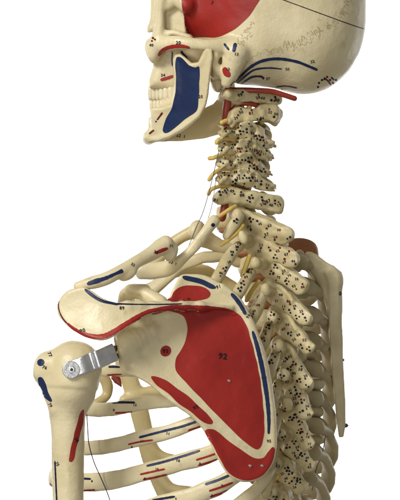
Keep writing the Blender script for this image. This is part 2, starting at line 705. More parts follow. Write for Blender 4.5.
# ---- skull
def skull():
    S = Solid((140, -145, -84), (374, 108, 84), 1.25)
    S.ell((268, -25, 0), (97, 108, 72), 10)
    S.ell((304, 20, 0), (62, 74, 63), 12)
    S.ell((255, 38, 0), (48, 47, 62), 12)
    S.ell((207, -8, 0), (44, 46, 56), 10)
    S.ell((208, -70, 0), (50, 55, 60), 14)
    # temple hollow
    S.ell((192, 14, -66), (20, 40, 15), 8, cut=True)
    S.ell((192, 14, 66), (20, 40, 15), 8, cut=True)
    # skull base slopes up towards the spine
    S.ell((250, 108, 0), (36, 20, 46), 8, cut=True)
    for sg in (-1, 1):
        # mastoid and ear region
        S.chain([(236, 52, sg * 56, 13), (231, 70, sg * 54, 9.5), (227, 82, sg * 52, 6)], 5)
        S.chain([(218, 50, sg * 57, 5), (214, 62, sg * 55, 4), (218, 70, sg * 52, 4.5), (222, 78, sg * 46, 2.5)], 3)
        S.ell((222, 56, sg * 64), (3.6, 4.6, 6), 2, cut=True)
        S.ell((240, 86, sg * 42), (10, 5, 3), 3, cut=True)
        # cheek arch
        S.chain([(154, 47, sg * 34, 9), (163, 44, sg * 46, 8), (178, 42.5, sg * 57, 6.6), (195, 44, sg * 62, 5.2),
                 (212, 45, sg * 63, 5.2), (230, 44, sg * 58, 7)], 4, flat=((0, 0, 1), 1.7))
        S.ell((154, 50, sg * 32), (7.5, 13, 12), 4)
        # outer rim of the eye socket
        S.chain([(158, 42, sg * 41, 7), (160, 22, sg * 45, 4.6), (161, 4, sg * 47, 4.6), (168, -20, sg * 48, 8)], 4)
        S.chain([(168, 6, sg * 44, 5), (176, -2, sg * 46, 8), (186, 4, sg * 48, 9)], 5)
        # socket
        S.ell((158, 6, sg * 25), (20, 20, 16), 4, cut=True)
        # inner wall behind the socket, seen from the side
        S.plate([(156, -12), (183, -12), (186, 40), (176, 46), (158, 42)], [(165, 0, sg * 37), (185, 0, sg * 44), (170, 40, sg * 32), (186, 40, sg * 36), (175, 20, sg * 38)], 3, k=3, order=1)
        S.chain([(182, 55, sg * 20, 5), (190, 72, sg * 22, 5), (189, 88, sg * 20, 4)], 4, flat=((0, 0, 1), 1.5))
        # ledge above the arch
        S.chain([(166, 33, sg * 44, 3), (176, 33, sg * 47, 2.5), (190, 38, sg * 50, 2.5)], 2)
    # nose bones, upper jaw
    S.chain([(152.5, 27, 0, 4), (155, 16, 0, 5), (156.5, 0, 0, 6), (160, -20, 0, 10)], 4)
    S.chain([(150, 27, 0, 2.5), (149, 31, 0, 2)], 2)
    S.plate([(154, 52), (154, 62), (152, 72), (149, 80), (149, 88), (177, 91), (190, 84), (192, 60), (184, 40), (165, 36)],
            [(150, 80, 0), (180, 50, 0), (180, 85, 0), (160, 60, 0.1)], 29, r=9, k=6, order=1)
    S.ell((180, 40, 0), (16, 20, 34), 8)
    # inside of the face, closing the view through the eye sockets and nose
    S.ell((180, 12, 0), (19, 34, 38), 5)
    S.plate([(156, -25), (155, 5), (153.5, 20), (151, 27), (155, 34), (156, 48), (184, 50), (184, -25)], [(150, 0, 0), (184, 0, 0.1), (160, 40, 0)], 15, r=5, k=4, order=1)
    S.ell((193, 60, 0), (17, 30, 33), 6)
    for sg in (-1, 1):
        S.ell((216, 64, sg * 36), (8, 17, 14), 4)
        S.ell((218, 83, sg * 24), (7, 9, 10), 4)
        S.ell((214, 80, sg * 28), (4, 5, 6), 2)
        S.ell((222, 70, sg * 46), (5, 5, 6), 2)
        S.ell((216, 76, sg * 42), (4, 4, 6), 2)
        S.ell((227, 62, sg * 58), (4, 5, 4), 2)
    S.rough(0.9, 34, 3).rough(0.25, 9, 5)
    V, F = S.mesh()
    P = Part(V, F, BONE)
    # red temple patch
    P.area([(181, -40), (180, -15), (182, 4), (184, 18), (186, 30), (190, 36), (200, 37), (212, 37.5), (222, 35.5), (232, 30.5), (241, 24),
            (249, 16), (256, 6), (262, -6), (266, -25), (262, -60), (225, -80), (190, -70)], RED)
    P.text('3', 212.5, 2.5, 5, rot=20)
    P.stroke([(158.5, 56, 2.5), (162, 51, 4), (169, 47.4, 4.0), (179, 46, 3.8), (186, 46.8, 3), (190, 48, 2)], 4, RED)
    P.text('20', 178.5, 42.5, 4.6)
    P.dot(153, 38, 1.3, INKRED).dot(155, 39.5, 1, BLACK).dot(152, 41, 1, INKRED)
    P.text('40', 151.5, 45, 3.8)
    P.stroke([(160.5, 80), (167, 78.3), (173.5, 76)], 3.4, RED)
    P.text('24', 163, 75, 4)
    P.stroke([(172.5, 50), (172, 58), (172.3, 66)], 1.3, BLUE)
    P.stroke([(181, 51), (184, 55), (187.5, 59)], 2.2, BLUE)
    # marks round the ear
    P.stroke([(224, 43.5), (229, 50)], 2.4, BLUE)
    P.stroke([(235.5, 43), (233.5, 52)], 3.4, BLUE)
    P.text('13', 236.5, 54, 4, rot=10)
    P.area([(222.5, 69), (226, 67), (230, 73), (229, 77), (224, 75)], RED)
    P.text('12', 228, 69, 3.6, rot=-10)
    # neck lines on the back of the head
    P.stroke([(230.5, 86, 1.8), (240, 77, 2.6), (250, 67.5, 3), (262, 61, 3), (278, 58.8, 3), (296, 61.5, 2.8), (308, 66, 2.6), (317.5, 70, 2.4)], 3, BLUE)
    P.text('32', 312.5, 61.5, 4, rot=-15)
    P.stroke([(232, 88, 1.5), (243, 78, 2), (254, 70, 2), (268, 68, 1.6), (282, 69, 1.2)], 2, BLUE)
    P.text('50', 287.5, 69, 3.8)
    P.stroke([(234, 90, 1.8), (244, 82, 2), (252, 77, 2), (261, 76.5, 2), (264, 79, 2.2)], 2, BLUE)
    P.text('37', 268, 78.6, 3.8)
    P.stroke([(276, 87), (286, 86), (297, 88)], 1.3, BLUE)
    P.text('2', 282, 90, 3.2)
    for x, y, m in ((319, 83, INKBLUE), (322, 80, INKBLUE), (324.5, 79, INKBLUE), (330, 80, INKRED), (327, 77, INKRED),
                    (333, 83, INKRED), (318, 87, BLACK), (336, 80, BLACK)):
        P.dot(x, y, 1.2, m)
    P.stroke([(324, 77.5), (328, 81), (331, 85)], 1.6, INKRED)
    P.stroke([(331, 77), (334, 80)], 1.6, INKBLUE)
    # saw cut
    P.stroke([(281, -1), (300, 6), (330, 17), (352, 25), (366, 29.5)], 0.8, BLACK, taper=False)
    P.stroke([(-1 + 181, -4), (220, -3), (281, -1)], 0.6, BLACK, taper=False)
    # sutures: fine meandering scribbles
    rs = random.Random(11)

    def scrib(path, amp, n, m=BROWN):
        C = crom([p + (0,) for p in path], n)
        pts = []
        for i, c in enumerate(C):
            t = C[min(i + 1, len(C) - 1)] - C[max(i - 1, 0)]
            t = t / (np.linalg.norm(t) + 1e-9)
            a = amp * rs.uniform(-1, 1)
            pts.append((c[0] - t[1] * a + rs.uniform(-1, 1), c[1] + t[0] * a + rs.uniform(-1, 1)))
        for i in range(0, len(pts) - 3, 3):
            if rs.random() < 0.85:
                P.stroke(pts[i:i + 4], rs.uniform(0.25, 0.6), m, lift=0.28, step=0.9, taper=False)
    scrib([(237, 47), (243, 41), (250, 35), (247, 28), (254, 22)], 2.8, 18)
    scrib([(232, 52), (238, 40), (246, 30)], 2.2, 16)
    scrib([(262, 52), (275, 50), (287, 50), (297, 46)], 3.0, 14)
    scrib([(284, 44), (297, 42), (308, 36), (318, 30), (328, 28), (336, 21), (345, 10), (350, -6)], 4.4, 18)
    scrib([(300, 44), (312, 40), (322, 32)], 3, 10)
    scrib([(246, 62), (256, 55), (262, 52)], 1.6, 8)
    scrib([(268, 56), (274, 52)], 2, 8)
    sk = finish(P, 'cranium', SK, 'cream skull with a dark red temple patch and blue lines under the back of the head')
    # upper teeth
    for i, (x, w) in enumerate(((150.3, 3.4), (153.8, 3.3), (157.4, 3.3), (161.4, 3.8), (165.9, 4.2), (171, 4.6), (175.5, 4.0))):
        T = Solid((x - 6, 78, -34), (x + 6, 104, 0), 0.6)
        dd = -10 - i * 2.6
        T.ell((x, 93, dd), (w * 0.74, 7.6, 4.8), 1, p=3.2)
        V, F = T.mesh()
        part_of(V, F, TOOTH, 'upper_tooth', sk)
    return sk


skull()


# ---- lower jaw
def mandible():
    S = Solid((138, 42, -66), (240, 150, 66), 1.0)
    near = [(205.5, 46), (212, 49), (213, 58), (210.5, 75), (208.5, 95), (206, 106), (200, 117), (192, 124), (182, 131), (170, 138),
            (158, 142), (149, 142), (145, 138), (146.5, 133), (151, 129), (150.5, 119), (150, 108), (162, 107), (171, 104),
            (174, 92), (173.5, 74), (172.5, 60), (175, 54), (180, 53), (186, 58), (192, 63), (198, 62), (202, 54)]
    dn = [(150, 130, -12), (165, 125, -27), (180, 110, -37), (200, 100, -47), (205, 60, -54), (175, 60, -45), (190, 80, -46)]
    S.plate(near, dn, 4, r=3, k=3, edge=(1.6, 3.5), order=1)
    far = [(150, 118), (147, 137), (152, 142), (180, 141.5), (205, 138.5), (222, 134), (233, 124), (236, 100), (234, 60), (218, 62),
           (218, 84), (220, 96), (213, 104), (202, 109), (175, 122)]
    df = [(150, 130, 8), (180, 125, 32), (220, 110, 50), (225, 70, 56)]
    S.plate(far, df, 4, r=3, k=3, edge=(1.2, 3.5), order=1)
    S.chain([(150, 137, -10, 6), (149, 138, 0, 7), (150, 137, 10, 6)], 5)
    S.chain([(155, 122, -10, 5), (155, 122, 0, 5), (155, 122, 10, 5)], 5)
    S.chain([(153, 100, 0, 2.5), (155, 100, -7, 2.5), (164, 100, -19, 3), (175, 100, -27, 3.5)], 2)
    S.chain([(153, 106, 0, 3), (154, 106, -8, 3), (164, 106, -20, 4), (174, 106, -28, 4)], 3)
    S.chain([(153, 106, 0, 3), (154, 106, 8, 3), (164, 106, 20, 4), (174, 106, 28, 4)], 3)
    S.chain([(208, 50, -50, 5), (208, 49, -58, 4.5)], 3)
    S.chain([(201, 133, 44, 2.5), (215, 124, 44, 3), (226, 112, 46, 3)], 3)
    S.rough(0.45, 16, 9)
    V, F = S.mesh()
    P = Part(V, F, BONE)
    P.area([(175.5, 60), (177.5, 57.2), (181, 57.5), (185, 61), (189.5, 65.5), (195, 67.5), (199, 66.5), (199.3, 75), (198.6, 95), (197.5, 107),
            (194, 113.5), (185, 119.5), (177, 126), (170, 131.5), (165.5, 132.8), (163, 130.5), (163.4, 126), (166.5, 118), (171, 109), (174.3, 98), (176, 84), (175.5, 72)], BLUE)
    P.text('25', 200.8, 96.5, 4.2, rot=0)
    P.text('22 1', 181, 135.8, 4.2, rot=10)
    P.stroke([(157, 120), (160, 116), (162.5, 112.5)], 1.8, INKRED)
    P.stroke([(149, 134), (152, 131.5), (154, 130)], 1.8, INKRED)
    P.dot(156, 121.5, 0.9, BLACK)
    md = finish(P, 'mandible', SK, 'cream lower jaw with a large navy blue patch')
    for i, (x, w) in enumerate(((151.5, 3.0), (154.8, 3.1), (158.2, 3.3), (162, 3.6), (166.2, 4.0), (170.6, 4.2))):
        T = Solid((x - 6, 94, -34), (x + 6, 116, 0), 0.6)
        T.ell((x, 106, -10 - i * 2.6), (w * 0.74, 6.4, 4.8), 1, p=3.2)
        V, F = T.mesh()
        part_of(V, F, TOOTH, 'lower_tooth', md)


mandible()

# ---- spine
RS = random.Random(5)


def marks(P, pts, size=3.4, many=1.0):
    for (x, y) in pts:
        ink = RS.choice([BLACK, BLACK, INKBLUE, BLACK, BLACK, INKRED])
        r = RS.random()
        rot = RS.uniform(-30, 15)
        if r < 0.6:
            P.text(str(RS.randint(11, 99)), x, y, size * RS.uniform(1.05, 1.3), ink, rot)
            if RS.random() < 0.75:
                P.dot(x + RS.uniform(-3, 3), y + RS.choice((-2.9, 2.9)), RS.uniform(0.8, 1.25), RS.choice([BLACK, INKBLUE, INKRED]), 0.6)
        else:
            a = RS.uniform(0, 6.28)
            for k in range(RS.randint(2, 4)):
                q = a + k * 1.9
                P.dot(x + 1.9 * math.cos(q), y + 1.9 * math.sin(q), RS.uniform(0.85, 1.35), RS.choice([BLACK, INKBLUE, INKRED, BLACK, BLACK]), 0.6)


def line(a, b, n, j=0.6):
    return [(a[0] + (b[0] - a[0]) * i / max(n - 1, 1) + RS.uniform(-j, j), a[1] + (b[1] - a[1]) * i / max(n - 1, 1) + RS.uniform(-j, j)) for i in range(n)]


def atlas():
    S = Solid((212, 80, -52), (294, 118, 60), 0.9)
    S.chain([(229, 94, -40, 4), (236, 95, -34, 5), (250, 94, -24, 4.6), (266, 96.5, -14, 4.6), (277, 99, -2, 4.8), (276, 100, 14, 4.5), (262, 99, 34, 5)], 3)
    S.chain([(229, 94, -40, 4.5), (224, 96, -26, 5), (222, 98, 0, 5), (226, 98, 24, 5), (245, 97, 40, 5)], 3)
    S.ell((238, 98, -22), (10, 7, 9), 4)
    S.plate(closed_crom([(225, 92), (240, 90), (258, 92), (272, 94.5), (280, 97.5), (281, 103), (275, 105.5), (258, 102.5), (240, 101.5), (227, 99)], 2),
            [(226, 95, -36), (255, 97, -26), (280, 100, -6), (255, 102, -24)], 3.4, r=1.8, k=3, order=1)
    S.ell((252, 88.5, -26), (9, 3.2, 12), 2.5, cut=True)
    S.ell((264, 106, -24), (9, 3.2, 12), 2.5, cut=True)
    S.ell((277, 100, -8), (5.5, 5.8, 6), 3)
    S.rough(1.1, 7, 1).rough(0.5, 4, 4)
    P = Part(*S.mesh(), SPINE)
    marks(P, [(240, 95), (258, 97.5), (263, 98), (273, 99.5), (277, 100)], 3.6)
    return P


def cervical(i, yl, tip, hgt, left=222):
    """One neck vertebra: left side piece, joint pillar, arch and spine pointing right."""
    tx, ty = tip
    S = Solid((left - 10, yl - 18, -50), (max(tx, 276) + 8, ty + 16, 50), 0.85)
    h = hgt
    # body
    S.ell((left + 16, yl + 2, 8), (16, h * 0.62, 20), 3, p=2.6)
    # near transverse process with its two knobs
    S.chain([(left + 16, yl, -14, 4.5), (left + 5, yl + 1, -28, 4.2), (left + 1, yl + 3, -34, 3.2)], 3)
    S.chain([(left + 18, yl + 2, -16, 5), (left + 10, yl + 5, -30, 4)], 3)
    # joint pillars
    S.ell((left + 26, yl + 1, -20), (13, h * 0.55, 11), 4, rot=12, p=2.4)
    S.ell((left + 40, yl + 2, 28), (11, h * 0.55, 10), 4, rot=12)
    # arch and spine
    S.chain([(left + 26, yl + 1, -22, h * 0.42), (left + 36, yl + 3, -19, h * 0.45), ((left + tx) / 2 + 12, (yl + ty) / 2 + 0.5, -10, h * 0.43),
             (tx - 8, ty - 2, -4, h * 0.33), (tx - 1.5, ty, -5, 2.4)], 3, flat=((0, 0, 1), 1.25))
    S.chain([(left + 42, yl + 3, 24, h * 0.4), (left + 46, yl + 6, 6, h * 0.35), (tx - 8, ty - 1, 1, 3.4), (tx - 3, ty + 1.5, 4, 2.4)], 3)
    S.chain([(left + 40, yl, 26, 5), (left + 38, yl + 1, 42, 4)], 3)
    q = [(left + 20, yl - h * 0.40), (left + 34, yl - h * 0.46), ((left + tx) / 2 + 12, (yl + ty) / 2 - h * 0.44), (tx - 9, ty - h * 0.30), (tx + 0.5, ty - 2.2), (tx - 1, ty + 1.2),
         (tx - 5, ty + 1), (tx - 4, ty + 4.6), (tx - 10, ty + 4.5), ((left + tx) / 2 + 10, (yl + ty) / 2 + h * 0.42), (left + 36, yl + h * 0.46), (left + 22, yl + h * 0.40)]
    S.plate(closed_crom(q, 2), [(left + 22, yl, -30), (left + 40, yl, -26), (tx, ty, -10), (left + 30, yl + 10, -26)], 3.6, r=1.8, k=2.5, order=1)
    for sx in (0.30, 0.62):
        S.ell((left + (tx - left) * sx, yl - h * 0.42 + (ty - yl) * sx, -34), (3.4, 3.2, 9), 2, cut=True)
    S.chain([(left + 8, yl + 2, -36, 2.8), (left + 2, yl + 8, -40, 1.6)], 1.5)
    S.chain([(left + 3, yl - 2, -34, 2.8), (left - 3, yl - 5, -34, 1.4)], 1.5)
    S.chain([(tx - 8, ty - 3, 6, 3), (tx + 0.5, ty + 2, 6, 1.6)], 1.5)
    S.chain([(tx - 12, ty - 2, -8, 3.4), (tx - 2, ty + 3.5, -11, 1.4)], 1.5)
    S.rough(1.1, 7, i + 20).rough(0.6, 3.6, i + 50)
    P = Part(*S.mesh(), SPINE)
    marks(P, line((left + 4, yl + 1), (left + 22, yl + 2), 3) + line((left + 28, yl + 1), (tx - 8, ty - 2), 5), 3.2)
    marks(P, line((left + 6, yl - 4), (left + 44, yl - 4), 4), 2.8)
    marks(P, line((left + 18, yl + 5), (tx - 20, ty + 2), 3), 2.8)
    return P


def axis_bone():
    S = Solid((218, 98, -50), (288, 136, 46), 0.85)
    S.ell((240, 116, 6), (15, 10, 18), 3)
    S.chain([(232, 117, -26, 5), (229, 121, -34, 4)], 3)
    S.chain([(236, 118, -24, 6), (247, 117, -25, 6.4), (260, 114, -18, 7), (270, 112.5, -12, 8.6), (275, 114, -8, 7.6), (276, 118, -6, 5)], 4, flat=((0, 0, 1), 1.3))
    S.chain([(258, 116, 26, 6), (270, 116, 6, 7), (274, 117, 0, 6)], 4)
    S.chain([(233, 107, -12, 5), (239, 104, -16, 4)], 4)
    S.plate(closed_crom([(231, 111), (240, 106.5), (250, 108), (262, 104.5), (273, 103.5), (279, 109), (279, 118), (274, 123), (266, 120), (254, 122.5), (240, 122), (232, 118)], 2),
            [(232, 115, -28), (255, 115, -26), (278, 113, -12), (255, 122, -24)], 4.5, r=2.2, k=3, order=1)
    S.ell((250, 104.5, -26), (9, 4, 12), 3, cut=True)
    S.ell((256, 125, -26), (10, 4.2, 12), 3, cut=True)
    S.chain([(270, 119, -12, 4), (275, 124, -9, 2.6)], 3)
    S.chain([(236, 119, -30, 4), (232, 126, -32, 2.4)], 2)
    S.rough(1.2, 7, 2).rough(0.5, 4, 3)
    P = Part(*S.mesh(), SPINE)
    marks(P, [(236, 118), (241, 112), (251, 113), (259, 118), (262, 118), (270, 112), (276, 114)], 3.4)
    return P


finish(atlas(), 'vertebra', SK)
finish(axis_bone(), 'vertebra', SK)
for i, (yl, tip, h, left) in enumerate(((130, (274, 144), 18, 220), (146, (272.5, 156), 17, 219), (161, (271, 173), 17, 218), (176, (276, 187), 17, 217))):
    finish(cervical(i, yl, tip, h, left), 'vertebra', SK)


def seventh():
    S = Solid((205, 176, -60), (296, 226, 50), 0.9)
    S.ell((236, 198, 8), (18, 10, 20), 3)
    S.chain([(232, 194, -18, 7), (222, 196, -32, 6.5), (216, 199, -38, 4.5)], 4)
    S.chain([(230, 194, -26, 8), (246, 197, -22, 9.5), (262, 202, -14, 9), (274, 203.5, -8, 8), (279, 203, -6, 6)], 4, flat=((0, 0, 1), 1.25))
    S.chain([(262, 200, 24, 8), (270, 207, 8, 8), (277, 205, 0, 6)], 4)
    S.plate(closed_crom([(215, 193), (225, 188), (240, 190), (255, 193), (270, 194.5), (281, 197), (284.5, 203), (283, 211), (277, 213.5), (262, 209), (246, 205),
                         (230, 204), (217, 205)], 2), [(215, 196, -34), (245, 197, -28), (280, 204, -10), (245, 210, -24)], 5, r=2.2, k=3, order=1)
    S.ell((252, 186, -24), (14, 4.5, 14), 4, cut=True)
    S.ell((250, 213, -24), (12, 4, 12), 4, cut=True)
    S.rough(1.3, 8, 44).rough(0.5, 4.5, 45)
    P = Part(*S.mesh(), SPINE)
    marks(P, [(221, 193), (226, 190), (232, 191), (242, 195), (251, 197), (248, 202), (261, 199), (262, 204), (268, 201), (271, 205), (276, 202), (279, 205), (216, 200)], 3.6)
    return P


finish(seventh(), 'vertebra', SK)

# thoracic: base of the spine piece, tip, radius, near knob, far knob
THOR = [
    ((242, 221), (290, 238), 11.5, (238, 215)),
    ((254, 245), (296, 262), 10.0, (243, 238)),
    ((268, 267), (305, 288), 9.8, (256, 263)),
    ((274, 294), (309, 320), 9.4, (266, 290)),
    ((280, 322), (311, 350), 9.0, (273, 317)),
    ((283, 354), (309, 386), 8.8, (279, 346)),
    ((290, 384), (309, 417), 8.4, (285, 375)),
    ((289, 412), (310, 447), 8.6, (287, 404)),
    ((287, 440), (311, 468), 8.8, (281, 434)),
    ((281, 468), (303, 490), 9.6, (276, 462)),
    ((278, 500), (298, 522), 9.6, (272, 492)),
]


def thoracic(i, b, t, r, kn):
    lo = (min(kn[0], b[0]) - 22, b[1] - 32, -70)
    hi = (t[0] + 34, t[1] + 12, 64)
    S = Solid(lo, hi, 0.95)
    bx, by = b
    # body, away on the chest side
    S.ell((bx - 12, by - 2, 26), (19, 13, 18), 3, p=2.6)
    # arch
    S.ell((bx + 2, by - 4, -2), (13, 13, 14), 5)
    S.ell((bx - 5, by - 9, -18), (8, 10, 8), 4, rot=20)
    # near knob
    S.chain([(bx - 1, by - 3, -12, 6.5), ((bx + kn[0]) / 2 - 1, (by + kn[1]) / 2 - 1, -30, 5.5), (kn[0], kn[1], -46, 5.0)], 3)
    S.ell((kn[0], kn[1], -49), (5.2, 6.8, 5.6), 1.5, rot=-15)
    # far knob
    S.chain([(bx + 6, by - 2, 8, 6.5), (bx + 18, by - 1, 28, 5.5), (bx + 29, by, 44, 6)], 4)
    # spine piece
    mx, my = (bx + t[0]) / 2, (by + t[1]) / 2
    S.chain([(bx, by - 2, -12, r), (mx + 1, my - 1.5, -24, r * 0.92), (t[0] - 5, t[1] - 4, -32, r * 0.78), (t[0] - 3, t[1] - 2, -34, r * 0.62)], 4,
            flat=((0, 0, 1), 1.35))
    ln = math.hypot(t[0] - bx, t[1] - by)
    ux, uy = (t[0] - bx) / ln, (t[1] - by) / ln
    rs = random.Random(i * 7 + 3)
    out = []
    for f, w_ in ((-0.08, -0.95), (0.2, -0.98), (0.48, -0.80), (0.75, -0.74), (0.93, -0.80), (1.0, -0.62), (1.03, -0.1),
                  (1.0, 0.55), (0.88, 0.82), (0.66, 0.80), (0.42, 0.92), (0.15, 1.05), (-0.08, 0.9)):
        f += rs.uniform(-0.02, 0.02)
        w_ = (w_ + rs.uniform(-0.08, 0.08)) * r
        out.append((bx + ux * ln * f - uy * w_, by + uy * ln * f + ux * w_))
    S.plate(closed_crom(out, 2), [(bx, by, -15), (t[0], t[1], -35), (bx - uy * 10, by + ux * 10, -11), (mx, my, -26)], 5.2, r=2.4, k=3, order=1)
    S.ell((mx - 6, my - 4, -18), (9, 8.5, 8), 4, rot=35, p=3)
    # ridge along the arch and a groove under it
    S.chain([(bx - 4, by - 10, -22, 3.5), (bx + 8, by - 6, -24, 3.2), (mx, my - 6, -31, 2.4)], 3)
    S.chain([(bx - 8, by + 8, -26, 3), (bx + 4, by + 9, -28, 2.4)], 2, cut=True)
    S.ell((bx + 15, by + 1, 20), (9, 9, 12), 4)
    S.rough(1.2, 9, i + 60).rough(0.5, 4.2, i + 90)
    P = Part(*S.mesh(), SPINE)
    L = math.hypot(t[0] - bx, t[1] - by)
    nx, ny = -(t[1] - by) / L, (t[0] - bx) / L
    n = 5
    pts = []
    for q in range(n):
        f = 0.16 + 0.78 * q / (n - 1)
        for sd in ((-0.36, 0.36) if q < n - 1 else (0,)):
            pts.append((bx + (t[0] - bx) * f + nx * r * sd + RS.uniform(-1, 1), by + (t[1] - by) * f + ny * r * sd + RS.uniform(-1, 1)))
    marks(P, [p for p in pts if RS.random() < 0.95], 3.1)
    if i > 3:
        marks(P, [(bx - 8, by - 8), (bx - 3, by - 2), (bx - 9, by)], 3.0)
    return P


for i, a in enumerate(THOR):
    finish(thoracic(i, *a), 'vertebra', SK)

# rubber discs between the bodies
for k, (x, y, rx, ry) in enumerate([(240, 124, 14, 4), (237, 139, 14, 4), (236, 154, 14, 4), (235, 169, 15, 4), (236, 188, 16, 5)] +
                                  [(0.5 * (THOR[i][0][0] + THOR[i + 1][0][0]) - 12, 0.5 * (THOR[i][0][1] + THOR[i + 1][0][1]) - 3, 18, 5) for i in range(10)]):
    S = Solid((x - rx - 4, y - ry - 4, -10), (x + rx + 4, y + ry + 4, 48), 1.2)
    S.ell((x, y, 14 if k < 5 else 26), (rx, ry, 17), 1, p=2.6)
    part_of(*S.mesh(), DISC, 'intervertebral_disc')

# artery and its loop below the skull
part_of(*tube([(228, 90, -22), (243, 90, -28), (258, 90.5, -30), (272, 91.5, -28), (284, 95, -24), (294.5, 98.5, -20)],
              2.8, 10), ARTERY, 'artery', label='dark red rubber artery crossing under the back of the skull')
part_of(*tube([(229, 90, -30), (227, 104, -26), (226, 120, -22), (232, 150, -8), (232, 180, -8), (225, 204, -26), (222, 218, -24)],
              4.0, 10), ARTERY, 'artery')
part_of(*tube([(232, 110, -20), (240, 104, -22), (252, 104, -22), (262, 108, -14)], 2.6, 10), ARTERY, 'artery')
# yellow nerves
for pts, r in (([(250, 122, -18), (249, 110, -22), (251, 98, -18)], 2.4),
               ([(262, 122, -8), (260, 110, -14), (258, 98, -12)], 2.4),
               ([(244, 122, -18), (243, 110, -20), (244, 98, -18)], 1.6),
               ([(236, 126, -22), (228, 121, -34), (222, 122, -38)], 2.0),
               ([(234, 140, -26), (225, 138, -36), (219, 140, -40), (216, 142, -40)], 2.0),
               ([(232, 153, -26), (222, 154, -36), (214, 158, -40), (210, 158.5, -38)], 1.9),
               ([(230, 169, -26), (221, 169, -36), (214, 174, -40), (209, 179, -39)], 1.9),
               ([(229, 186, -26), (219, 186, -36), (211, 190, -40), (208, 194, -38)], 1.9),
               ([(236, 206, -40), (228, 211, -46), (214, 221, -50)], 1.8),
               ([(243, 226, -46), (234, 235, -50), (222, 245, -54)], 2.0),
               ([(250, 256, -40), (246, 266, -46), (242, 276, -50)], 2.2),
               ([(258, 282, -40), (251, 292, -46), (246, 300, -50)], 2.0),
               ([(278, 476, -36), (268, 486, -40), (262, 494, -44)], 2.0)):
    part_of(*tube([(x + RS.uniform(-.7, .7), y + RS.uniform(-.7, .7), d) for x, y, d in pts], r * 1.2, 8), NERVE, 'nerve')


# ---- ribs
def rib(path, w, t, base, deco=None, name='rib', up=(0, 1, 0), label=None, n=8):
    V, F = sweep(path, w, t, up=up, seg=16, n=n)
    # gentle unevenness
    rs = np.random.RandomState(int(abs(path[0][1])))
    ph = rs.rand(3) * 6
    ph = rs.rand(8) * 6
    V = [v + np.array((0.35 * math.sin(v[1] / 4 + v[2] / 5 + ph[3]),
                       0.7 * math.sin(v[0] / 13 + ph[0]) + 0.4 * math.sin(v[0] / 5 + v[2] / 6 + ph[4]) + 0.2 * math.sin(v[0] / 2.3 + v[1] / 2 + ph[5]),
                       0.8 * math.sin(v[0] / 17 + v[1] / 9 + ph[1]) + 0.4 * math.sin(v[0] / 6 + v[1] / 3 + ph[2]))) for v in V]
    P = Part(V, F, base)
    if deco:
        deco(P)
    return finish(P, name, SK, label)


def dA(P):
    P.stroke([(112, 402.6), (124, 402.4), (135, 402.6)], 2.2, INKBLUE)
    P.text('12', 135, 405, 3.4)
    P.text('8', 114, 410, 3.4)
    P.stroke([(115, 413), (125, 412.6), (137, 412)], 1.9, RED)


def dB(P):
    P.stroke([(139, 437.5), (160, 432), (180, 427), (197, 421.5)], 2.4, BLUE)
    P.text('11', 168, 433.5, 3.6, rot=12)
    P.stroke([(128, 444.5), (140, 441.8), (153, 440)], 1.8, RED)
    P.stroke([(131, 448.8), (143, 446.5), (157, 443.5)], 1.8, RED)
    P.text('11', 142, 441, 3.2)
    P.text('8', 132, 447, 3.2)
    P.stroke([(188, 430.5), (196, 428), (204, 425)], 1.9, RED)
    P.stroke([(190, 434.5), (198, 432), (206, 429)], 1.9, RED)
    P.text('8', 192, 434, 3.2)


def dC(P):
    P.stroke([(146.5, 466), (165, 461.5), (185, 455.5), (200, 450.5)], 2.4, BLUE)
    P.text('10', 178, 460.5, 3.8, rot=14)
    P.stroke([(140, 474.5), (152, 471.8), (165, 469)], 1.9, RED)
    P.stroke([(143, 479.5), (154, 477.5), (167, 474.5)], 1.9, RED)
    P.text('10', 157, 469, 3.2)
    P.text('8', 145, 478.5, 3.2)
    P.stroke([(196, 460), (206, 457), (216, 453.5)], 2, RED)
    P.stroke([(198, 465.5), (207, 463), (217, 459.5)], 2, RED)
    P.text('8', 200, 463.5, 3.2)
    P.stroke([(82, 478.5), (91, 479)], 2, INKBLUE)
    P.stroke([(83, 490.5), (90, 490.2), (95, 489.8)], 1.7, RED)
    P.text('8', 92, 481, 3)
    P.stroke([(47, 480), (50, 484), (55, 487)], 1.5, RED)


def dD(P):
    P.stroke([(205, 484.5), (218, 480), (230, 475)], 2.6, BLUE)
    P.stroke([(209, 491), (220, 487.5), (233, 482.5)], 2.2, RED)
    P.stroke([(210, 497), (222, 493), (234, 488)], 2.2, RED)
    P.text('9', 212, 495.5, 3.4)
    P.text('9', 222, 485.5, 3.4)
    P.stroke([(152, 500.5), (163, 498.5), (175, 496.5)], 2.3, INKBLUE)
    P.text('6', 176, 498.5, 3)


def dTop(P):
    P.stroke([(108.5, 367), (114, 366.8), (120, 367.2)], 2, INKBLUE)
    P.stroke([(107, 375), (114, 374.6), (122, 374.4)], 1.5, RED)


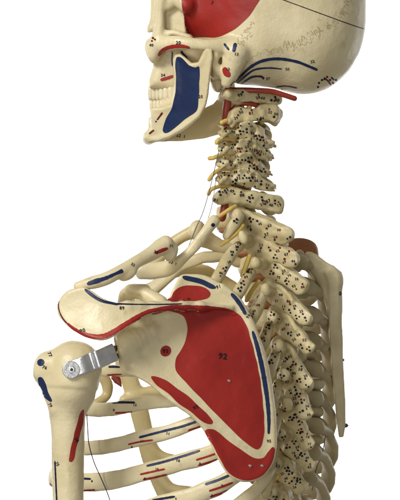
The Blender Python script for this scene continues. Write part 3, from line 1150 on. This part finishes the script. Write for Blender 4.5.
# left side, running from the spine round behind the shoulder blade to the front
rib([(266, 292, -44), (250, 318, -62), (220, 348, -84), (175, 368, -90), (130, 371, -70), (100, 371, -40), (84, 370, 10)],
    [4.5, 5.5, 6, 6, 6, 6, 5], 3.2, BONE, dTop)
rib([(272, 330, -40), (258, 346, -66), (235, 376, -86), (190, 397, -92), (147, 403, -78), (112, 409, -52), (84, 409, -22), (70, 406, 16)],
    [4.5, 5.5, 6.5, 6.5, 7, 7, 7, 5], 3.4, BONE, dA)
rib([(278, 362, -40), (262, 376, -66), (238, 402, -88), (198, 421, -94), (142, 439, -76), (100, 446.5, -50), (76, 447, -20), (60, 444, 20)],
    [4.5, 5.5, 7, 7.2, 7.6, 7.4, 7.2, 5], 3.6, BONE, dB)
rib([(280, 394, -40), (264, 410, -64), (242, 436, -88), (200, 457, -94), (145, 472, -76), (100, 482, -48), (66, 482, -20), (52, 477, 12), (58, 470, 44)],
    [4.5, 6, 8, 9, 9, 9.4, 9.4, 8.5, 6], 3.8, BONE, dC)
rib([(278, 430, -40), (264, 446, -62), (246, 468, -84), (215, 487, -90), (175, 501, -82), (130, 513, -62), (90, 520, -30)],
    [4.5, 6, 8, 9.5, 9, 9, 9], 3.8, BONE, dD)
rib([(276, 462, -40), (266, 478, -60), (252, 494, -72), (228, 512, -80), (190, 528, -80)],
    [4.5, 6, 7, 8.5, 9], 3.8, BONE)
# short necks of the upper ribs, dotted, between spine and shoulder blade


def dn(pts):
    return lambda P: marks(P, pts, 3.0)


rib([(240, 216, -44), (236, 222, -50), (226, 236, -52)], [5, 5.5, 4], 4, SPINE, dn([(238, 217), (236, 221)]), n=5)
rib([(240, 246, -38), (233, 252, -54), (226, 262, -66), (217, 278, -78), (205, 300, -88)], [5, 6, 6, 6, 5], 5, SPINE,
    dn([(237, 247), (239, 244), (232, 252), (229, 262), (221, 273), (225, 269)]), up=(1, 0.4, 0), n=5)
rib([(251, 272, -38), (246, 280, -54), (241, 288, -68), (232, 306, -80)], [5.5, 6.2, 6.4, 5], 5, SPINE,
    dn([(250, 272), (246, 277), (243, 283), (240, 289), (247, 270)]), up=(1, 0.4, 0), n=5)
rib([(261, 299, -38), (257, 308, -54), (253, 316, -66), (244, 332, -78)], [5.5, 6.2, 6.4, 5], 5, SPINE,
    dn([(261, 300), (258, 305), (254, 311), (251, 317), (259, 297)]), up=(1, 0.4, 0), n=5)
rib([(269, 326, -38), (266, 335, -54), (262, 344, -64), (254, 358, -76)], [5.5, 6, 6.2, 5], 5, SPINE,
    dn([(268, 327), (265, 331), (263, 338)]), up=(1, 0.3, 0), n=5)
for x, y in ((277, 350), (279, 381), (280, 410), (277, 440), (272, 470)):
    rib([(x - 1, y + 3, -38), (x - 4, y + 12, -52), (x - 7, y + 25, -60)], [5, 5.6, 5], 5, SPINE,
        dn([(x - 5, y + 4), (x - 6, y + 12)]), up=(1, 0.3, 0), n=5)

# far side: ribs bulge out to the right past the spine and run away round the chest
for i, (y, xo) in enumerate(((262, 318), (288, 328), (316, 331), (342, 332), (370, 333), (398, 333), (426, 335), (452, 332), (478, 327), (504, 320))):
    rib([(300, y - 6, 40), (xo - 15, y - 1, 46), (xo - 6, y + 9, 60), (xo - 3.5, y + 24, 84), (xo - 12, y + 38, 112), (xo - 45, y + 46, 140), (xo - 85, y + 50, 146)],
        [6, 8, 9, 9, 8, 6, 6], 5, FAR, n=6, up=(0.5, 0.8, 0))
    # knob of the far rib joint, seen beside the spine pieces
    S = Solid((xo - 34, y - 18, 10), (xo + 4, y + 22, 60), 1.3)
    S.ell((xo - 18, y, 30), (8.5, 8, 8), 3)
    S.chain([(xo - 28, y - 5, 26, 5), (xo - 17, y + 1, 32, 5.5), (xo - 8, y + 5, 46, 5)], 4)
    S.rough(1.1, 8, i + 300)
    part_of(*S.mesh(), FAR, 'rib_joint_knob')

# first rib, near side: slim bar running up to the neck; collar region
rib([(214, 221, -60), (208, 230, -66), (197, 244, -70), (184, 258, -70), (170, 267, -64), (152, 270, -50), (140, 272, -30)],
    [6, 5.5, 5, 5.5, 8, 8.5, 7], [6, 5, 5, 5, 6, 6, 5], BONE,
    lambda P: P.dot(213, 225, 2, INKBLUE).text('33', 171, 262, 4, rot=15).text('7', 176, 264, 3), up=(0.6, 1, 0))
rib([(196, 230, -10), (206, 240, 0), (224, 247, 10), (240, 250, 20)], [11, 9, 7, 6], 7, BONE)
rib([(238, 262, 20), (222, 256, 10), (200, 258, 0), (180, 266, 4), (160, 284, 10), (140, 300, 16)],
    [6, 6, 6, 6.5, 7, 6], 5, BONE)
rib([(236, 290, 30), (214, 276, 24), (192, 268, 20), (170, 274, 24), (152, 288, 30), (128, 300, 36), (122, 320, 40)],
    [6, 6, 6, 6, 6, 7, 6], 4, CART)
rib([(150, 268, 16), (164, 250, 10), (180, 238, 6), (196, 230, 4)], [9, 7, 6, 7], 7, CART)


# ---- breastbone and cartilage, yellowish, on the far side of the chest
def sternum():
    S = Solid((88, 350, 44), (196, 540, 120), 1.4)
    S.chain([(124, 362, 80, 9), (131, 384, 82, 9), (139, 410, 84, 9.5), (146, 440, 86, 9), (155, 470, 88, 9), (168, 500, 90, 8.5), (180, 530, 92, 7)], 3,
            flat=((0, 0, 1), 1.8))
    S.chain([(100, 372, 70, 5), (107, 384, 74, 6), (106, 396, 74, 5), (96, 404, 66, 5)], 3)
    S.chain([(124, 400, 80, 5), (150, 392, 84, 6), (190, 390, 84, 6)], 4)
    S.chain([(146, 440, 86, 7), (160, 455, 86, 5), (185, 462, 84, 5)], 4)
    S.chain([(155, 470, 86, 7), (170, 488, 86, 6), (190, 492, 84, 6)], 4)
    S.rough(0.7, 15, 77)
    part_of(*S.mesh(), CART, 'sternum', label='yellowish breastbone seen through the gaps between the ribs')


sternum()


# ---- collarbone
def clavicle():
    S = Solid((66, 226, -150), (186, 300, -50), 1.0)
    S.chain([(78, 286, -128, 4.5), (92, 283, -130, 6.4), (108, 278, -128, 6.8), (122, 270, -122, 6.2), (138, 261, -112, 6.4), (152, 253, -100, 7.5),
             (163, 246, -92, 9), (170, 249, -86, 8.6)], 3, flat=((0, 0, 1), 1.15))
    S.ell((166, 242, -90), (6, 6.5, 7), 4)
    S.ell((128, 275.5, -118), (9, 4.5, 5), 6, rot=-28)
    S.ell((170, 256, -86), (6, 6, 6), 5)
    S.rough(0.6, 14, 31)
    P = Part(*S.mesh(), BONE)
    P.stroke([(87, 284, 3.5), (95, 281.5, 4.6), (106, 278, 3.6), (115, 274, 3), (123, 270.5, 4.2)], 4, BLUE)
    P.stroke([(155, 253.5, 2.4), (161, 250.8, 3.8), (168, 248.2, 2.4)], 3.4, RED)
    P.text('34', 156, 252, 4, rot=15)
    P.text('32', 133, 264.5, 3.8, rot=25)
    P.text('71', 171.5, 246, 3.6)
    finish(P, 'clavicle', SK)


clavicle()


# ---- near shoulder blade
SC_D = [(118, 350, -112), (130, 330, -112), (160, 340, -104), (200, 330, -98), (240, 320, -88), (200, 285, -88), (268, 380, -84), (274, 430, -84),
        (220, 400, -104), (245, 470, -104), (200, 380, -106), (160, 385, -112), (225, 440, -106)]


def screw(x, y, d, r, parent, m=None, ax=(0, 0, -1)):
    """A small domed slotted screw head."""
    a = np.array(ax, float)
    p = [np.array((x, y, d)) + a * q for q in (-3, 0, r * 0.5, r * 0.9)]
    V, F = sweep([tuple(q) for q in p], [r, r, r * 0.85, r * 0.35], [r, r, r * 0.85, r * 0.35], up=(1, 0.1, 0.2), seg=12, n=2, p=2)
    return part_of(V, F, m or STEEL, 'screw', parent)


def scapula():
    S = Solid((50, 268, -172), (286, 490, -66), 1.05)
    body = [(182, 274), (205, 275), (220, 283), (233, 292), (242, 302), (250, 317), (257, 334), (263, 352), (268, 372), (272, 392), (275, 412),
            (276, 432), (276, 450), (271, 467), (260, 479), (243, 482), (230, 476), (220, 463), (211, 445), (203, 429), (190, 416), (176, 406),
            (160, 394), (148, 384), (136, 377), (124, 373), (119, 361), (115, 346), (116, 335), (128, 322), (150, 306), (167, 300), (171, 291), (176, 281)]
    S.plate(closed_crom(body, 3), SC_D, 2.6, r=2.2, k=3, edge=(1.6, 5))
    # thick outer border and neck with the socket
    S.chain([(124, 350, -114, 9), (140, 366, -112, 7), (165, 386, -110, 6), (195, 411, -106, 5.5), (218, 440, -104, 5)], 5, flat=((0, 0, 1), 1.3))
    S.chain([(150, 332, -106, 8), (130, 342, -112, 13), (122, 350, -114, 13)], 7)
    S.ell((112, 352, -116), (7, 17, 12), 3, cut=True)
    # rolled inner border
    S.chain([(222, 287, -88, 3.5), (240, 303, -86, 3.8), (255, 334, -84, 4), (266, 372, -82, 4), (272, 412, -83, 4), (272, 446, -88, 4)], 3)
    # spine of the blade rising towards the viewer, growing into the acromion
    acro = [(84, 286.5), (76, 288), (67, 291), (60, 299), (57.5, 308), (60, 317), (68, 326), (78, 333), (88, 338), (100, 340.5), (110, 338.5), (120, 332), (132, 324),
            (146, 316), (160, 311.5), (178, 310), (200, 309.5), (200, 303.5), (180, 302.5), (150, 302.5), (128, 303), (112, 301.8), (100, 297), (92, 291)]
    AD = [(60, 305, -128), (85, 295, -138), (90, 330, -146), (110, 320, -148), (140, 310, -138), (170, 306, -122), (200, 306, -106)]
    S.plate(closed_crom(acro, 3), AD, 4.0, r=3.0, k=3, edge=(0.8, 4))
    for x, y, d1, d2 in ((128, 306, -140, -112), (140, 306, -136, -108), (152, 306, -130, -104), (166, 306, -122, -98), (182, 306, -114, -96), (200, 306, -106, -92)):
        S.chain([(x, y, d1, 4.2), (x + 6, y + 3, d2, 4)], 7)
    S.chain([(200, 306, -106, 4), (218, 307, -98, 3.2), (232, 308, -91, 1.5)], 6)
    # coracoid hook behind
    S.chain([(160, 303, -108, 8), (149, 296, -104, 7.5), (138, 291.5, -98, 7.5), (129, 293, -94, 7.5), (124, 301, -94, 6.5)], 4)
    S.ell((130, 289, -100), (5, 4.5, 5), 3)
    S.ell((144, 288, -98), (6, 4, 6), 3)
    S.ell((137, 298, -106), (5, 4, 4), 3, cut=True)
    S.ell((122, 296, -98), (3.5, 5, 5), 3)
    S.rough(0.8, 24, 13).rough(0.3, 8, 17)
    P = Part(*S.mesh(), BONE)
    # red fields
    P.area([(150, 314), (156, 310.5), (162, 308.3), (172, 306.5), (190, 306.8), (205, 306.6), (220, 308.5), (232, 311), (240, 315.5), (246, 325), (250, 337),
            (254, 350), (257.5, 365), (260.5, 381), (262.5, 400), (264, 418), (264, 433), (262, 444), (258, 449), (252, 447), (243, 440.5), (232, 430), (220, 418), (205, 402.5),
            (190, 387), (180, 376), (175.5, 368), (176, 359), (181, 350), (186, 339), (187, 326), (184, 317), (176, 312.5), (166, 311.5), (156, 314)],
           RED)
    P.area([(151, 377), (157, 376.4), (166, 380.5), (178, 389), (190, 398), (201, 408), (209, 416), (213, 422), (210, 424.5), (203, 422), (192, 413), (180, 404), (168, 394), (157, 385)], RED)
    P.area([(205, 431.5), (212, 429), (220, 433.5), (229, 441), (238, 448), (248, 454.5), (256, 458.5), (263, 458), (268, 452), (272.5, 447), (275, 452), (269.5, 466.5), (259.5, 477.5),
            (243.5, 480.5), (231, 474.5), (221.5, 462), (213, 446)], RED)
    P.area([(166, 301), (171, 297.5), (173.5, 292), (179, 287.5), (188, 285.2), (199, 285.8), (206.5, 288.5), (210, 293), (208, 298), (201, 300.5), (190, 301), (178, 301.5)], RED)
    P.dot(165.5, 351, 5.3, RED)
    # edge stripe of the acromion
    P.stroke([(67, 323, 2), (74, 328.6, 3), (84, 334, 3.8), (95, 336.6, 4.4), (105, 335.8, 5), (115, 331, 5), (126, 324, 5), (137, 317.6, 5), (149, 312, 5), (164, 308.8, 4.5)], 4, RED, lift=0.55)
    P.stroke([(158, 310, 5), (172, 308.2, 6), (190, 308.4, 6), (210, 309, 6), (226, 311, 5), (236, 314, 4)], 5, RED, lift=1.0)
    P.stroke([(59, 299, 1), (58.6, 308, 1), (62, 317, 1.2), (67, 323.5, 1.5)], 1, INKRED)
    P.area([(84.5, 289.5), (86, 289), (91, 292.3), (97, 296.4), (105, 300.2), (113, 302.5), (119, 303.8), (116, 305.2), (108, 303.8), (99, 301), (91, 296.5), (86, 292)], BLUE)
    P.stroke([(116, 303.8, 1.8), (135, 304.3, 1.2), (160, 304.4, 1.2), (182, 303.8, 1.0)], 1.5, INKBLUE)
    P.text('89', 122, 307.8, 4.6)
    P.text('90', 82.5, 330.5, 5.4, rot=-15)
    # blue strips on the inner border
    P.area([(182, 276.8), (187, 276), (196, 277.8), (206, 281), (214, 285), (216, 288), (211, 288.3), (202, 284.5), (192, 281.5), (184, 279.8)], BLUE)
    P.text('91', 218.5, 286.5, 4.6, rot=-20)
    P.stroke([(231, 293.5, 2.8), (236, 299, 3.8), (241, 306, 3.8), (245.5, 314.5, 2.8)], 3.6, BLUE, lift=0.9)
    P.text('96', 248, 316, 4, rot=-60)
    P.stroke([(252.5, 331, 2.8), (257, 346, 4), (261.3, 364, 4.4), (264.8, 383, 4.4), (267.5, 402, 4), (268.8, 420, 3.4), (268.6, 434, 2.4)], 4, BLUE)
    P.text('95', 269, 441, 4.2)
    P.text('91', 189, 299, 3.2, BLACK, 0, 0.8)
    P.text('92', 223, 356, 8.0, BLACK, 8, 0.9)
    P.text('93', 165.5, 351, 5.4, BLACK, 0, 0.9)
    P.text('93', 195.5, 407, 5.0, BLACK, -30, 0.9)
    sc = finish(P, 'scapula', SK, 'near shoulder blade, cream with large dark red fields and a blue line along its inner border')

    def on(x, y):
        return P.hit(x, y, 0).z
    for x, y in ((229, 381), (250, 466), (262, 466)):
        screw(x, y, on(x, y), 1.9, sc)
    return sc


scapula()


# ---- far shoulder blade, seen edge-on at the right
def far_scapula():
    S = Solid((284, 232, 20), (356, 448, 110), 1.1)
    blade = [(333, 267), (341, 272), (343, 284), (342.5, 300), (342, 320), (343, 345), (343.5, 370), (345, 400), (345.5, 425), (343.5, 437), (339, 437.5),
             (336.5, 420), (334, 395), (331, 365), (329, 330), (329, 300), (329, 282), (324, 272)]
    S.plate(blade, [(330, 270, 42), (340, 350, 52), (342, 430, 62), (333, 300, 46)], 6, r=2.5, k=3, order=1)
    S.plate(closed_crom([(304, 258), (307, 252), (315, 254), (326, 262), (337, 270), (339, 290), (338, 315), (337, 345), (332, 335), (327, 312), (321, 292), (313, 277), (306, 267)], 3),
            [(305, 256, 40), (318, 262, 46), (330, 270, 40), (334, 330, 50), (318, 282, 46), (336, 300, 40)], 2.2, r=1.6, k=4, edge=(1, 3))
    S.ell((339, 280, 44), (4.5, 8, 7), 4)
    S.rough(0.6, 16, 91)
    sc = finish(Part(*S.mesh(), BLADE), 'scapula', SK, 'far shoulder blade seen edge-on as a narrow pale olive strip')
    screw(340, 293.5, 40, 2.2, sc, DARKMETAL, (0.7, 0, -0.7))
    screw(342.5, 360, 52, 1.8, sc, DARKMETAL, (0.95, 0, -0.3))
    screw(346, 425.5, 60, 2.2, sc, DARKMETAL, (0.95, 0, -0.3))
    # red painted top of the far shoulder
    T = Solid((284, 230, 60), (326, 270, 110), 1.2)
    T.chain([(290, 246, 76, 7), (300, 246, 78, 8), (309, 249, 80, 8), (314, 256, 82, 5)], 3)
    T.rough(0.6, 12, 5)
    part_of(*T.mesh(), DISC, 'acromion', sc, 'brownish red painted tip of the far shoulder blade')


far_scapula()


# ---- upper arm bone with its steel bracket
def humerus():
    S = Solid((26, 334, -160), (112, 530, -88), 1.0)
    S.ell((74, 368, -122), (28.5, 27.5, 27), 6)
    S.ell((46, 366, -122), (12, 15, 16), 7, rot=15)
    S.chain([(70, 386, -122, 28), (69, 400, -122, 22), (67.5, 412, -122, 18.5), (68, 430, -121, 16.8), (68, 460, -120, 16.2), (68.3, 500, -120, 15.2), (68.5, 535, -120, 15)], 8)
    S.chain([(44, 376, -126, 9), (50, 392, -130, 6), (56, 408, -132, 4)], 8)
    S.rough(0.8, 26, 41).rough(0.25, 8, 42)
    P = Part(*S.mesh(), BONE)
    P.dot(40.8, 362.5, 3.6, BLUE)
    P.text('76', 44.8, 367.3, 4.4, rot=20)
    P.text('77', 50, 354.5, 4.6, rot=65)
    P.area([(38, 379.5), (40, 377), (43, 378), (45.5, 383), (48, 391), (51.5, 399), (51.2, 402), (48, 400.5), (43.5, 395), (39.5, 387)], BLUE)
    P.text('79', 50.5, 405, 4.0, INKRED, 60)
    P.area([(83, 409.5), (84, 413), (82.5, 424), (79, 438), (76, 450), (73.5, 460), (70.5, 462), (69, 459), (71, 449), (73.8, 437), (77, 424), (80, 414)], RED)
    P.text('78', 76.5, 440, 4.4, BLACK, 50, 0.9)
    P.stroke([(55, 461), (55.6, 475), (56.3, 490), (57, 505)], 1.5, INKBLUE)
    P.text('75', 57.5, 464, 4, INKBLUE, 60)
    hu = finish(P, 'humerus', SK)

    def on(x, y):
        return P.hit(x, y, 0).z
    # bracket: round pad, then a bent strap reaching the shoulder blade
    z0 = on(71, 370) - 1.5
    B = Solid((56, 340, -170), (122, 386, -104), 0.8)
    cen = [(71, 370, z0), (84, 365, z0 + 0.5), (92, 361.5, z0 + 4), (98, 359.5, z0 + 1), (106, 356, z0 + 8), (115, 352, z0 + 16)]
    V, F = sweep(cen, [8.4, 8.8, 9.2, 9.2, 9.2, 9.2], 0.9, up=(0.3, 1, 0), seg=12, n=5, p=6)
    br = part_of(V, F, STEEL, 'bracket', label='bent polished steel bracket joining arm bone and shoulder blade')
    V, F = cyl((71, 370, z0 + 1), (71.3, 369.8, z0 - 2.2), 8.8, 36, 0.5)
    part_of(V, F, STEEL, 'washer', br)
    V, F = cyl((71.3, 369.8, z0 - 1.5), (71.5, 369.7, z0 - 4.4), 3.6, 6, 0.4)
    part_of(V, F, STEEL, 'bolt', br)
    V, F = cyl((71.4, 369.8, z0 - 4.2), (71.6, 369.6, z0 - 6), 1.5, 12, 0.3)
    part_of(V, F, DARKMETAL, 'bolt_tip', br)
    V, F = cyl((113.5, 345.5, z0 + 27), (114.5, 358.5, z0 + 27), 2.6, 14)
    part_of(V, F, BRASS, 'hinge_pin', br)
    part_of(*cyl((111, 348, z0 + 26), (124, 348, z0 + 34), 2.6, 12), DARKMETAL, 'bolt', br)
    part_of(*cyl((111, 356, z0 + 26), (124, 356, z0 + 34), 2.6, 12), DARKMETAL, 'bolt', br)


humerus()
# small red pointed tab under the bracket
part_of(*sweep([(113, 378, -60), (117, 380, -60), (121, 386, -60)], [2, 4, 1.0], 2, up=(0.5, -0.4, 0)), ARTERY, 'cartilage_tip')

# ---- wires
part_of(*tube([(219, 150, -44), (214, 172, -46), (209, 192, -48), (203, 212, -50), (196, 228, -50), (190, 243, -50), (184, 254, -52), (178, 262, -58)], 0.45, 6, 6), WIRE, 'wire')
part_of(*tube([(216, 178, -44), (213, 200, -50), (209, 216, -52), (205, 226, -54), (203, 236, -60)], 0.4, 6, 6), WIRE, 'wire')
part_of(*tube([(86, 404, -50), (87.5, 425, -62), (89, 444, -66), (94, 462, -62), (101, 478, -60), (107, 492, -60), (112, 506, -60)], 0.55, 6, 6), WIRE, 'wire')
part_of(*tube([(326, 430, 40), (323, 450, 40), (316, 470, 40), (312, 490, 40)], 0.5, 6, 6), WIRE, 'wire')
